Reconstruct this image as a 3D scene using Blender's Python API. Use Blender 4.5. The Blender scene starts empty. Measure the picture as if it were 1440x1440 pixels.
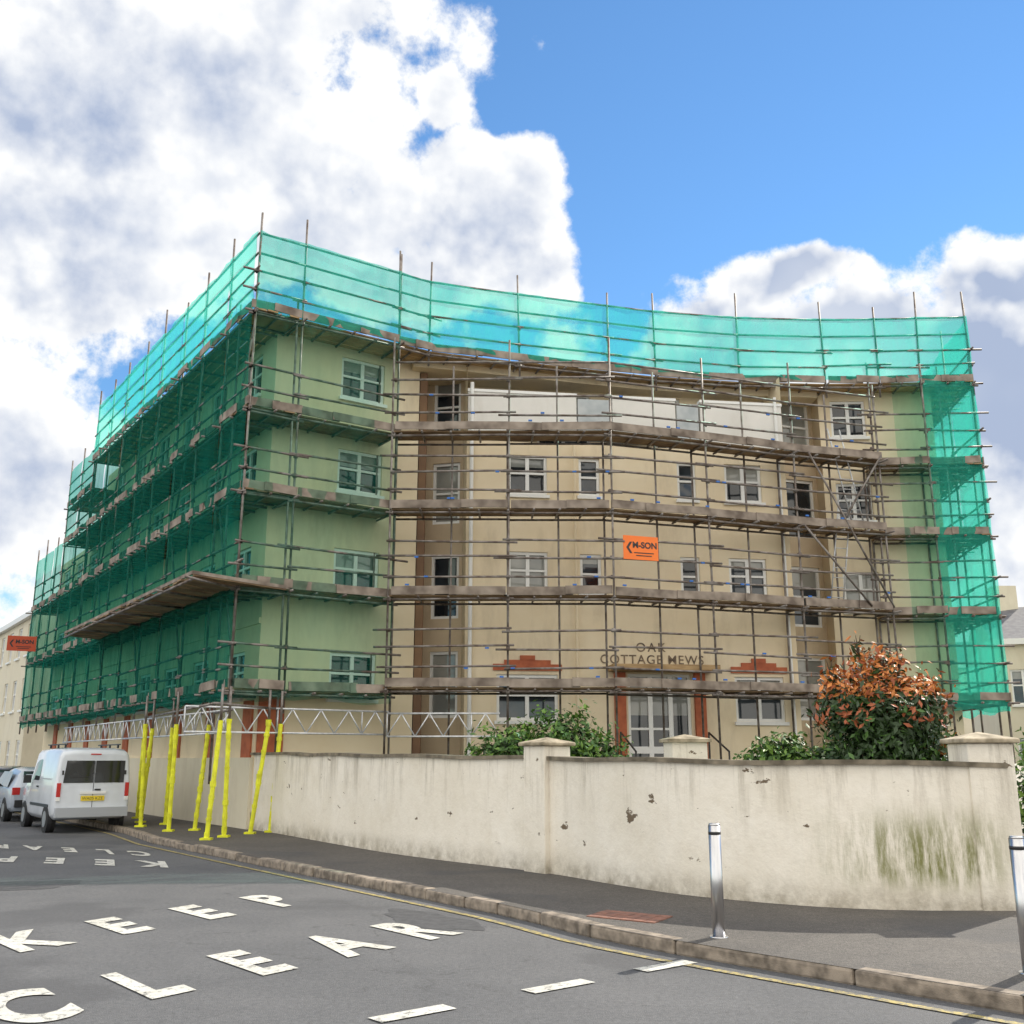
import bpy, math, random
import numpy as np
from mathutils import Vector, Matrix
random.seed(7); np.random.seed(7)
R=math.radians
COL=bpy.context.scene.collection

# ---------------------------------------------------------------- materials
def newmat(name):
    m=bpy.data.materials.new(name);m.use_nodes=True
    nt=m.node_tree;b=nt.nodes['Principled BSDF'];return m,nt,b
def N(nt,t,**k):
    n=nt.nodes.new(t)
    for a,v in k.items(): setattr(n,a,v)
    return n
def c4(c): return (c[0],c[1],c[2],1)
def noise(nt,scale,detail=4,rough=.6,vec=None,sc=None):
    tc=N(nt,'ShaderNodeTexCoord');v=tc.outputs['Object']
    if sc:
        mp=N(nt,'ShaderNodeMapping');nt.links.new(v,mp.inputs['Vector']);mp.inputs['Scale'].default_value=sc;v=mp.outputs[0]
    n=N(nt,'ShaderNodeTexNoise');n.inputs['Scale'].default_value=scale
    n.inputs['Detail'].default_value=detail;n.inputs['Roughness'].default_value=rough
    nt.links.new(v,n.inputs['Vector']);return n.outputs['Fac']
def ramp(nt,fac,a,b,ca=(0,0,0),cb=(1,1,1)):
    r=N(nt,'ShaderNodeValToRGB');r.color_ramp.elements[0].position=a;r.color_ramp.elements[1].position=b
    r.color_ramp.elements[0].color=c4(ca);r.color_ramp.elements[1].color=c4(cb)
    nt.links.new(fac,r.inputs['Fac']);return r.outputs['Color']
def mixc(nt,fac,a,b,mode='MIX'):
    m=N(nt,'ShaderNodeMix',data_type='RGBA',blend_type=mode)
    if isinstance(fac,(int,float)): m.inputs[0].default_value=fac
    else: nt.links.new(fac,m.inputs[0])
    for i,x in ((6,a),(7,b)):
        if isinstance(x,tuple): m.inputs[i].default_value=c4(x)
        else: nt.links.new(x,m.inputs[i])
    return m.outputs[2]
def mth(nt,op,a,b=None,clamp=False):
    m=N(nt,'ShaderNodeMath',operation=op,use_clamp=clamp)
    for i,x in enumerate((a,b)):
        if x is None: continue
        if isinstance(x,(int,float)): m.inputs[i].default_value=x
        else: nt.links.new(x,m.inputs[i])
    return m.outputs[0]
def bump(nt,b,fac,s=.3,d=.02):
    bp=N(nt,'ShaderNodeBump');bp.inputs['Strength'].default_value=s;bp.inputs['Distance'].default_value=d
    nt.links.new(fac,bp.inputs['Height']);nt.links.new(bp.outputs[0],b.inputs['Normal'])
def simple(name,c1,c2=None,scale=3,rough=.7,metal=0,bs=0,sc=None,spec=None,lo=.35,hi=.65):
    m,nt,b=newmat(name);b.inputs['Roughness'].default_value=rough;b.inputs['Metallic'].default_value=metal
    if spec is not None: b.inputs['Specular IOR Level'].default_value=spec
    if c2 is None: b.inputs['Base Color'].default_value=c4(c1)
    else:
        f=noise(nt,scale,2,sc=sc);nt.links.new(ramp(nt,f,lo,hi,c1,c2),b.inputs['Base Color'])
    if bs: bump(nt,b,noise(nt,scale*12,2),bs,.01)
    return m
def xyz(nt):
    tc=N(nt,'ShaderNodeTexCoord');s=N(nt,'ShaderNodeSeparateXYZ');nt.links.new(tc.outputs['Object'],s.inputs[0]);return s.outputs
def sstep(nt,v,a,b):
    m=N(nt,'ShaderNodeMapRange',interpolation_type='SMOOTHSTEP');nt.links.new(v,m.inputs[0])
    m.inputs[1].default_value=a;m.inputs[2].default_value=b;return m.outputs[0]

def m_render(name,c1,c2,dirt=.5):
    m,nt,b=newmat(name);b.inputs['Roughness'].default_value=.85
    base=ramp(nt,noise(nt,.45,5,.7),.3,.7,c1,c2)
    st=ramp(nt,noise(nt,.8,6,.7,sc=(1.3,1.3,.4)),.52,.78)
    base=mixc(nt,mth(nt,'MULTIPLY',st,dirt),base,(.30,.23,.15))
    nt.links.new(base,b.inputs['Base Color']);return m
CREAM=m_render('cream_render',(.75,.62,.42),(.82,.71,.52),.38)
WHITEP=m_render('white_panel',(.80,.78,.74),(.7,.69,.65),.25)
FARW=m_render('far_render',(.66,.60,.46),(.72,.67,.54),.3)
def m_wall():
    m,nt,b=newmat('boundary_render');b.inputs['Roughness'].default_value=.88
    X,Y,Z=xyz(nt)
    base=ramp(nt,noise(nt,.9,6,.65),.3,.72,(.88,.83,.74),(.74,.68,.57))
    base=mixc(nt,mth(nt,'MULTIPLY',ramp(nt,noise(nt,5,7,.75),.5,.85),.3),base,(.42,.35,.26))
    st=ramp(nt,noise(nt,2.1,7,.75,sc=(1.5,1.5,.16)),.50,.7)
    top=sstep(nt,Z,.6,1.9);base=mixc(nt,mth(nt,'MULTIPLY',mth(nt,'MULTIPLY',st,top),.75),base,(.24,.20,.14))
    bt=sstep(nt,Z,.5,.1);base=mixc(nt,mth(nt,'MULTIPLY',mth(nt,'MULTIPLY',bt,ramp(nt,noise(nt,4,7,.7),.3,.65)),.75),base,(.19,.155,.10))
    al=ramp(nt,noise(nt,2.6,8,.75,sc=(1.8,1.8,.3)),.42,.58)
    mx=mth(nt,'MULTIPLY',sstep(nt,X,3.1,4.3),sstep(nt,X,5.7,4.9))
    mz=mth(nt,'MULTIPLY',sstep(nt,Z,.22,.55),sstep(nt,Z,1.35,.75))
    base=mixc(nt,mth(nt,'MULTIPLY',mth(nt,'MULTIPLY',al,mth(nt,'MULTIPLY',mx,mz)),.95),base,(.18,.185,.05))
    fl=ramp(nt,noise(nt,2.2,6,.65,sc=(1,1,1.8)),.655,.67)
    base=mixc(nt,mth(nt,'MULTIPLY',fl,sstep(nt,Z,.4,.6)),base,(.16,.12,.08))
    nt.links.new(base,b.inputs['Base Color']);bump(nt,b,noise(nt,14,4,.7),.4,.02);return m
BWALL=m_wall()
COPING=simple('coping_stone',(.10,.085,.06),(.27,.23,.17),4,.9,bs=.4)
CAPST=simple('cap_stone',(.48,.41,.30),(.2,.165,.11),5,.9,bs=.4)
WHITE=simple('white_frame',(.80,.80,.78),None,2,.45)
TERRA=simple('terracotta_paint',(.50,.14,.06),(.36,.09,.04),3,.75)
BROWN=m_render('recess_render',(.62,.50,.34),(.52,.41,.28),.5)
COLB=simple('brown_column',(.26,.15,.08),(.18,.10,.06),1,.8)
def m_glass(name,c1,c2):
    m,nt,b=newmat(name);b.inputs['Roughness'].default_value=.06
    b.inputs['Specular IOR Level'].default_value=.7
    nt.links.new(ramp(nt,noise(nt,.9,2),.4,.6,c1,c2),b.inputs['Base Color'])
    bump(nt,b,noise(nt,2.2,1),.12,.03);return m
GLASS=m_glass('window_glass',(.012,.016,.02),(.04,.05,.06))
CURT=m_glass('curtained_glass',(.20,.21,.2),(.32,.32,.29))
GREYP=simple('grey_glazed_panel',(.36,.40,.42),(.5,.53,.54),2,.25)
STEEL=simple('scaffold_tube',(.27,.245,.23),(.115,.085,.07),4,.5,.3)
ALU=simple('lattice_beam_metal',(.72,.73,.75),(.5,.51,.53),5,.4,.4)
BOARD=simple('scaffold_board',(.15,.09,.05),(.33,.23,.13),1.6,.85,sc=(1,1,6),lo=.3,hi=.7)
BOARDT=simple('new_scaffold_board',(.30,.19,.09),(.52,.36,.19),1.8,.85,sc=(1,1,6),lo=.3,hi=.7)
TOE=simple('toe_board',(.13,.10,.08),(.36,.30,.25),2.2,.85,lo=.32,hi=.68)
BLUE=simple('blue_clip',(.02,.14,.5),None,3,.5)
YEL=simple('yellow_wrap',(.80,.82,.02),(.58,.58,.02),5,.5,bs=.5)
def m_net(name,tint,col,dens,var=.1):
    m=bpy.data.materials.new(name);m.use_nodes=True;nt=m.node_tree;nt.nodes.clear()
    o=N(nt,'ShaderNodeOutputMaterial');tr=N(nt,'ShaderNodeBsdfTransparent');tr.inputs[0].default_value=c4(tint)
    d=N(nt,'ShaderNodeBsdfDiffuse');t=N(nt,'ShaderNodeBsdfTranslucent')
    d.inputs[0].default_value=c4(col);t.inputs[0].default_value=c4(col)
    a=N(nt,'ShaderNodeMixShader');a.inputs[0].default_value=.65
    nt.links.new(d.outputs[0],a.inputs[1]);nt.links.new(t.outputs[0],a.inputs[2])
    f=noise(nt,1.5,3,.8,sc=(1.2,1.2,.35))
    mr=N(nt,'ShaderNodeMapRange');nt.links.new(f,mr.inputs[0]);mr.inputs[1].default_value=.32;mr.inputs[2].default_value=.68
    mr.inputs[3].default_value=dens-var;mr.inputs[4].default_value=dens+var
    x=N(nt,'ShaderNodeMixShader');nt.links.new(mr.outputs[0],x.inputs[0])
    nt.links.new(tr.outputs[0],x.inputs[1]);nt.links.new(a.outputs[0],x.inputs[2]);nt.links.new(x.outputs[0],o.inputs[0]);return m
NET=m_net('debris_net',(.60,.97,.88),(.06,.70,.56),.46,.09)
NETD=m_net('debris_net_shaded',(.46,.78,.70),(.015,.30,.24),.40,.13)  # darker copy of the net, street-side shade put into its colour
NETL=m_net('debris_net_light',(.78,.93,.87),(.02,.38,.30),.12,.06)
def m_road(name,c1,c2,gs=160,patch=(.055,.055,.06)):
    m,nt,b=newmat(name);b.inputs['Roughness'].default_value=.85
    base=ramp(nt,noise(nt,.35,6,.72),.35,.7,c1,c2)
    g=ramp(nt,noise(nt,gs,2,.7),.35,.7,(.4,.4,.4),(1.7,1.7,1.7))
    base=mixc(nt,1.,base,g,'MULTIPLY')
    g2=ramp(nt,noise(nt,22,5,.8),.3,.75,(.62,.62,.62),(1.32,1.32,1.32));base=mixc(nt,1.,base,g2,'MULTIPLY')
    pt=ramp(nt,noise(nt,.3,4,.5),.56,.6);base=mixc(nt,mth(nt,'MULTIPLY',pt,.45),base,patch)
    tc=N(nt,'ShaderNodeTexCoord');vo=N(nt,'ShaderNodeTexVoronoi',feature='DISTANCE_TO_EDGE');vo.inputs['Scale'].default_value=.33
    wn=N(nt,'ShaderNodeTexNoise');wn.inputs['Scale'].default_value=2.5;wn.inputs['Detail'].default_value=5;wn.inputs['Roughness'].default_value=.7;nt.links.new(tc.outputs['Object'],wn.inputs['Vector'])
    ad=N(nt,'ShaderNodeVectorMath',operation='MULTIPLY_ADD');nt.links.new(wn.outputs['Color'],ad.inputs[0]);ad.inputs[1].default_value=(.9,.9,0);nt.links.new(tc.outputs['Object'],ad.inputs[2])
    nt.links.new(ad.outputs[0],vo.inputs['Vector']);cr=sstep(nt,vo.outputs['Distance'],.007,.002)
    br_=sstep(nt,wn.outputs['Fac'],.45,.6)
    base=mixc(nt,mth(nt,'MULTIPLY',mth(nt,'MULTIPLY',cr,br_),.45),base,(.04,.04,.04))
    nt.links.new(base,b.inputs['Base Color']);bump(nt,b,noise(nt,gs*.6,2,.7),.6,.012);return m
ROAD=m_road('asphalt',(.098,.10,.106),(.145,.145,.15))
PAVE=m_road('footway_asphalt',(.085,.077,.07),(.135,.122,.11),130)
PATCH=simple('dark_tarmac',(.05,.051,.055),(.075,.075,.08),9,.9,bs=.4)  # darker tarmac tone for the road patches
GUT=simple('gutter_dirt',(.05,.04,.03),(.13,.115,.095),6,.95,bs=.4)
GROUND=simple('ground_surface',(.12,.115,.1),(.09,.1,.06),.3,.95)
SOIL=simple('garden_soil',(.06,.05,.03),(.05,.08,.025),1.2,.95)
KERB=simple('kerb_granite',(.35,.29,.23),(.14,.115,.09),7,.85,bs=.5)
def m_paint(name,col,thr,a=.9):
    m,nt,b=newmat(name);b.inputs['Roughness'].default_value=.7
    w=mth(nt,'MULTIPLY',ramp(nt,noise(nt,13,7,.9),thr,thr+.07),a)
    base=mixc(nt,w,tuple(col),(.12,.12,.122));v=ramp(nt,noise(nt,1.5,4,.8),.3,.7,(1,1,1),(.68,.67,.64))
    nt.links.new(mixc(nt,1.,base,v,'MULTIPLY'),b.inputs['Base Color']);return m
RWHITE=m_paint('road_paint_white',(.70,.69,.64),.52)
RYEL=m_paint('road_paint_yellow',(.50,.40,.13),.47)
BRICKP=simple('red_paving',(.28,.13,.09),(.17,.09,.07),9,.9,bs=.4)
SSTEEL=simple('brushed_steel',(.62,.62,.63),(.5,.5,.52),12,.28,1.0,sc=(1,1,.1))
BLACK=simple('black_plastic',(.02,.02,.022),None,5,.5)
LETTER=simple('faded_lettering',(.10,.075,.06),(.28,.21,.14),6,.8)
RUBBER=simple('tyre_rubber',(.02,.02,.02),None,5,.85)
def paint(name,c,rough=.25):
    m=simple(name,c,tuple(x*.88 for x in c),2,rough);m.node_tree.nodes['Principled BSDF'].inputs['Coat Weight'].default_value=.5;return m
VANP=paint('white_car_paint',(.70,.74,.80));CARP=paint('silver_car_paint',(.42,.47,.55));DARKP=paint('dark_car_paint',(.04,.05,.08))
REDL=simple('tail_light',(.5,.02,.015),None,5,.2);PLATE=simple('number_plate_yellow',(.8,.6,.03),None,4,.5)
BUMP=simple('bumper_grey',(.38,.4,.43),None,3,.6)
HUB=simple('wheel_metal',(.5,.5,.52),None,5,.35,.8)
ORANGE=simple('orange_sign_board',(.92,.20,.02),(.85,.17,.02),2,.5)
REDSIGN=simple('red_sign_board',(.55,.07,.02),None,2,.5)
SLATE=simple('roof_slate',(.10,.10,.115),(.15,.15,.16),4,.8)
LEAFM=[simple('leaf_dark',(.022,.05,.012),None,3,.5),simple('leaf_mid',(.055,.13,.02),None,3,.5),
       simple('leaf_orange',(.58,.21,.05),None,3,.5),simple('leaf_bright',(.13,.24,.03),None,3,.5),
       simple('leaf_fallen',(.26,.14,.05),None,3,.8),simple('leaf_red',(.34,.09,.03),None,3,.5)]
BARK=simple('bark',(.09,.06,.04),None,6,.9)

# ---------------------------------------------------------------- mesh builder
class MB:
    def __init__(s): s.v=[];s.f=[];s.m=[];s.mats=[]
    def mi(s,m):
        if m not in s.mats: s.mats.append(m)
        return s.mats.index(m)
    def add(s,vs,fs,m):
        o=len(s.v);s.v+= [tuple(p) for p in vs];i=s.mi(m)
        for f in fs: s.f.append(tuple(o+k for k in f));s.m.append(i)
    def quad(s,a,b,c,d,m): s.add([a,b,c,d],[(0,1,2,3)],m)
    def hexa(s,p,m):
        s.add(p,[(3,2,1,0),(4,5,6,7),(0,1,5,4),(1,2,6,5),(2,3,7,6),(3,0,4,7)],m)
    def box(s,c,ex,ey,ez,m):
        c,ex,ey,ez=map(Vector,(c,ex,ey,ez))
        s.hexa([c-ex-ey-ez,c+ex-ey-ez,c+ex+ey-ez,c-ex+ey-ez,c-ex-ey+ez,c+ex-ey+ez,c+ex+ey+ez,c-ex+ey+ez],m)
    def beam(s,p,q,w,h,m):
        p,q=Vector(p),Vector(q);d=(q-p);L=d.length;d/=L;side=d.cross(Vector((0,0,1)))
        if side.length<1e-3: side=Vector((1,0,0))
        side.normalize();up=side.cross(d)
        s.box((p+q)/2,d*L/2,side*w/2,up*h/2,m)
    def tube(s,p,q,r,m,n=6,cap=True):
        p,q=Vector(p),Vector(q);d=(q-p).normalized()
        a=d.cross(Vector((0,0,1)) if abs(d.z)<.9 else Vector((1,0,0))).normalized();b=d.cross(a)
        r2=r if not isinstance(r,tuple) else r[1];r1=r if not isinstance(r,tuple) else r[0]
        vs=[];
        for k in range(n):
            t=2*math.pi*k/n;e=a*math.cos(t)+b*math.sin(t);vs+= [p+e*r1,q+e*r2]
        fs=[(2*k,2*k+1,(2*k+3)%(2*n),(2*k+2)%(2*n)) for k in range(n)]
        if cap: fs+= [tuple(range(0,2*n,2)),tuple(range(2*n-1,0,-2))]
        s.add(vs,fs,m)
    def build(s,name,parent=None,smooth=False,loc=None,bevel=0):
        me=bpy.data.meshes.new(name);me.from_pydata(s.v,[],s.f)
        for m in s.mats: me.materials.append(m)
        me.polygons.foreach_set('material_index',s.m)
        if smooth: me.polygons.foreach_set('use_smooth',[True]*len(s.f))
        me.update();o=bpy.data.objects.new(name,me);COL.objects.link(o)
        if parent: o.parent=parent
        if bevel:
            b=o.modifiers.new('b','BEVEL');b.width=bevel;b.segments=2;b.limit_method='ANGLE'
        return o
def empty(name,loc=(0,0,0),rz=0):
    e=bpy.data.objects.new(name,None);e.location=loc;e.rotation_euler=(0,0,rz);COL.objects.link(e);return e
def textmesh(mb,txt,origin,ex,ey,m,size=1,off=.0,align='LEFT',n=None,sp=1.):
    c=bpy.data.curves.new('t','FONT');c.body=txt;c.size=size;c.offset=off;c.align_x=align;c.space_character=sp
    o=bpy.data.objects.new('t',c);COL.objects.link(o);bpy.context.view_layer.update()
    dg=bpy.context.evaluated_depsgraph_get();me=o.evaluated_get(dg).to_mesh()
    O=Vector(origin);ex=Vector(ex);ey=Vector(ey)
    vs=[O+ex*v.co.x+ey*v.co.y for v in me.vertices];fs=[tuple(p.vertices) for p in me.polygons]
    mb.add(vs,fs,m);bpy.data.objects.remove(o)

def V2(x,y,z=0): return Vector((x,y,z))
def off2(pts,d):
    out=[]
    for i,p in enumerate(pts):
        a=Vector(pts[max(i-1,0)]);b=Vector(pts[min(i+1,len(pts)-1)])
        if 0<i<len(pts)-1:
            t1=(Vector(p)-a).normalized();t2=(b-Vector(p)).normalized()
            n1=Vector((-t1.y,t1.x));n2=Vector((-t2.y,t2.x));n=(n1+n2).normalized();k=d/max(.35,n.dot(n1))
        else:
            t=(b-a).normalized();n=Vector((-t.y,t.x));k=d
        out.append(tuple(Vector(p)+n*k))
    return out
def resample(pts,step,smooth=True):
    P=[Vector(p) for p in pts];out=[]
    for i in range(len(P)-1):
        p0=P[max(i-1,0)];p1=P[i];p2=P[i+1];p3=P[min(i+2,len(P)-1)]
        n=max(1,int((p2-p1).length/step))
        for k in range(n):
            t=k/n
            if smooth: q=.5*((2*p1)+(-p0+p2)*t+(2*p0-5*p1+4*p2-p3)*t*t+(-p0+3*p1-3*p2+p3)*t**3)
            else: q=p1.lerp(p2,t)
            out.append(tuple(q))
    out.append(tuple(P[-1]));return out

# ---------------------------------------------------------------- ground, road, pavement
mb=MB();mb.quad((-400,-400,-.012),(400,-400,-.012),(400,600,-.012),(-400,600,-.012),GROUND);mb.build('ground')
kerb=[(60,3.2),(25,3.5),(12,4.2),(7.5,5.0),(5.2,6.1),(3.53,7.64),(2.66,8.58),(1.47,9.88),(.77,10.78),(.3,11.6),(-.16,12.33),(-3.6,17.03),(-7.45,22.35),(-9.2,25.4),(-21.1,42.6),(-35,62.7),(-60,98)]
ks=resample(kerb[:13],.45)+resample(kerb[12:],.9,False)[1:]
mb=MB();mb.add([(x,y,0) for x,y in ks]+[(-75,100,0),(-73,98,0),(-34,42,0),(-20,22,0),(-16,-10,0),(-16,-60,0),(60,-60,0)],[tuple(range(len(ks)+7))],ROAD)
mb.build('road')
mb=MB();mb.add([(x,y,.12) for x,y in ks]+[(-40,110,.12),(60,110,.12)],[tuple(range(len(ks)+2))],PAVE);mb.build('pavement')
mb=MB();mb.add([(x,y,.12) for x,y in [(-16,-60),(-16,-10),(-20,22),(-34,42),(-73,98),(-90,98),(-60,-60)]],[tuple(range(7))],PAVE)
mb.quad((-16,-60,0),(-16,-10,0),(-16,-10,.12),(-16,-60,.12),KERB);mb.quad((-16,-10,0),(-20,22,0),(-20,22,.12),(-16,-10,.12),KERB)
mb.quad((-20,22,0),(-34,42,0),(-34,42,.12),(-20,22,.12),KERB);mb.quad((-34,42,0),(-73,98,0),(-73,98,.12),(-34,42,.12),KERB)
mb.build('pavement')
mb=MB()
kk=resample(kerb[:13],.9)+resample(kerb[12:15],.9,False)[1:]
for a,b in zip(kk[:-1],kk[1:]):
    a=Vector(a);b=Vector(b);d=(b-a)
    if d.length<.05: continue
    t=d.normalized();n=Vector((-t.y,t.x));a2=a+t*.008;b2=b-t*.008;h=.128+random.uniform(-.01,.012)
    r=n*.012+n*random.uniform(0,.015);w=-n*.155
    mb.hexa([(*(a2+r),-.01),(*(b2+r),-.01),(*(b2+w),-.01),(*(a2+w),-.01),(*(a2+r),h),(*(b2+r),h),(*(b2+w),h),(*(a2+w),h)],KERB)
mb.build('kerb',bevel=.025)
def strip(mb,pts,w,z,m,jit=0):
    a=off2(pts,w/2);b=off2(pts,-w/2)
    if jit: a=[(x+random.uniform(-jit,jit),y+random.uniform(-jit,jit)) for x,y in a]
    for i in range(len(pts)-1): mb.quad((*a[i],z),(*b[i],z),(*b[i+1],z),(*a[i+1],z),m)
mb=MB();yl=off2(ks,.33);strip(mb,yl[30:],.08,.008,RYEL);mb.build('yellow_line')
mb=MB();g0=resample(off2(ks[20:95],.08),.15,False);strip(mb,g0,.15,.004,GUT,.035);mb.build('gutter_dirt')
mb=MB()
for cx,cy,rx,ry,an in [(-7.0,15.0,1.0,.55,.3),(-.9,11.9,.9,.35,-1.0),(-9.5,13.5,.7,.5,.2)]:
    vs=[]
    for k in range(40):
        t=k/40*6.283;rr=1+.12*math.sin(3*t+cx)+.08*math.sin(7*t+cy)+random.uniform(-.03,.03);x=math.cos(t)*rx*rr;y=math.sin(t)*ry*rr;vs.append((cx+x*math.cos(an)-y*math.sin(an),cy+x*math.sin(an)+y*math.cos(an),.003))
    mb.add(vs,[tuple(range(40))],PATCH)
mb.build('road_dark_patch')  # irregular dark patches laid flat on the road
mb=MB()
def dash(c,d,l,w):
    c=Vector(c);d=Vector(d).normalized();n=Vector((-d.y,d.x));q=[c-d*l/2-n*w/2,c+d*l/2-n*w/2,c+d*l/2+n*w/2,c-d*l/2+n*w/2]
    mb.quad(*[(*p,.009) for p in q],RWHITE)
for c in [(-2.75,5.85),(-1.72,6.72),(-.68,7.65),(.36,8.52),(1.3,9.32)]: dash(c,(.8,.66),.62,.17)
mb.build('give_way_line')
def word(name,txt,o,step,up,wid,hh=1.2):
    mb=MB();o=Vector(o);step=Vector(step);up=Vector(up);r=step.normalized()
    for i,ch in enumerate(txt):
        p=o+step*i
        textmesh(mb,ch,(p.x,p.y,.009),(r.x*wid,r.y*wid,0),(up.x*hh*1.4,up.y*hh*1.4,0),RWHITE,1,.04)
    return mb.build(name)
word('road_lettering','CLEAR',(-3.28,7.25),(.61,.84),(-.64,.77),.80,1.04)
word('road_lettering','KEEP',(-4.5,9.95),(.58,.98),(-.66,.75),.84,1.06)
word('road_lettering','KEEP',(-5.9,18.4),(-.98,.3),(.35,-.9),.85,1.1)
word('road_lettering','CLEAR',(-6.9,20.3),(-.85,.42),(.42,-.85),.75,1.1)
mb=MB()
for i in range(6):
    for j in range(4):
        a=V2(1.25,11.25)+V2(.77,-.55)*(.14*i-.4)+V2(.45,.8)*(.14*j-.2)
        mb.box((a.x,a.y,.123),V2(.77,-.55)*.066,V2(.5,.8)*.064,(0,0,.006+random.uniform(0,.003)),BRICKP)
mb.build('brick_paving_patch')

# ---------------------------------------------------------------- boundary wall
wl=[(-6.25,25.2),(-5.18,23.62),(-2.1,18.68),(.37,15.66),(1.3,14.17),(2.06,13.08),(3.03,12.25),(3.72,11.9),(4.43,11.74),(5.5,11.76)]
ws=[wl[0]]+resample(wl[1:],.25)
n=len(ws)
def zt(i): return 1.88-.19*(i/(n-1))+.012*math.sin(i*.55)
mb=MB();inn=off2(ws,.26);o2=off2(ws,-.05);i2=off2(ws,.31)
for i in range(n-1):
    a,b=ws[i],ws[i+1];c,d=inn[i+1],inn[i]
    mb.add([(*a,.0),(*b,.0),(*b,zt(i+1)-.07),(*a,zt(i)-.07)],[(0,1,2,3)],BWALL)
    mb.add([(*c,.0),(*d,.0),(*d,zt(i)-.07),(*c,zt(i+1)-.07)],[(0,1,2,3)],BWALL)
boundary=empty('boundary_wall')
mb.build('wall_face',boundary,True)
mb=MB()
for i in range(n-1):
    q=[(*o2[i],zt(i)-.07),(*o2[i+1],zt(i+1)-.07),(*i2[i+1],zt(i+1)-.07),(*i2[i],zt(i)-.07)]
    mb.add(q+[(p[0],p[1],p[2]+.055) for p in q],[(3,2,1,0),(4,5,6,7),(0,1,5,4),(2,3,7,6)],COPING)
mb.build('coping',boundary)
def pier(mb,c,t,w,h,capz):
    c=Vector((c[0],c[1],0));t=Vector((t[0],t[1],0)).normalized();nn=Vector((-t.y,t.x,0))
    mb.box(c+Vector((0,0,(capz-.1)/2)),t*w/2,nn*w/2,(0,0,(capz-.1)/2),BWALL)
    w2=w/2+.06;b=capz-.1
    A=[c-t*w2-nn*w2,c+t*w2-nn*w2,c+t*w2+nn*w2,c-t*w2+nn*w2]
    mb.add([p+Vector((0,0,b)) for p in A]+[p+Vector((0,0,b+.05)) for p in A]+[c+Vector((0,0,b+.13))],
      [(3,2,1,0),(0,1,5,4),(1,2,6,5),(2,3,7,6),(3,0,4,7),(4,5,8),(5,6,8),(6,7,8),(7,4,8)],CAPST)
mb=MB();pier(mb,(.52,15.72),(.6,-.8),.5,0,2.0);pier(mb,(5.33,11.98),(1,0.02),.52,0,1.98)
mb.build('piers',boundary,bevel=.015)
mb=MB();pier(mb,(2.85,17.3),(1,.1),.58,0,2.08);mb.build('gate_pier')
rw=[(5.55,12.1),(7.6,16.4),(11.2,23.5),(16.5,33)]
mb=MB();ri=off2(rw,.25)
for i in range(3):
    a,b,c,d=rw[i],rw[i+1],ri[i+1],ri[i]
    mb.hexa([(*a,0),(*b,0),(*c,0),(*d,0),(*a,1.6),(*b,1.6),(*c,1.6),(*d,1.6)],BWALL)
mb.build('boundary_wall')
mb=MB();gp=[p for p in inn]+[(5.4,12.3),(7.35,16.5),(10.9,23.6),(16.2,33),(-8,33)]
mb.add([(*p,1.15) for p in gp],[tuple(range(len(gp)))],SOIL);mb.build('garden_ground')

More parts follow.
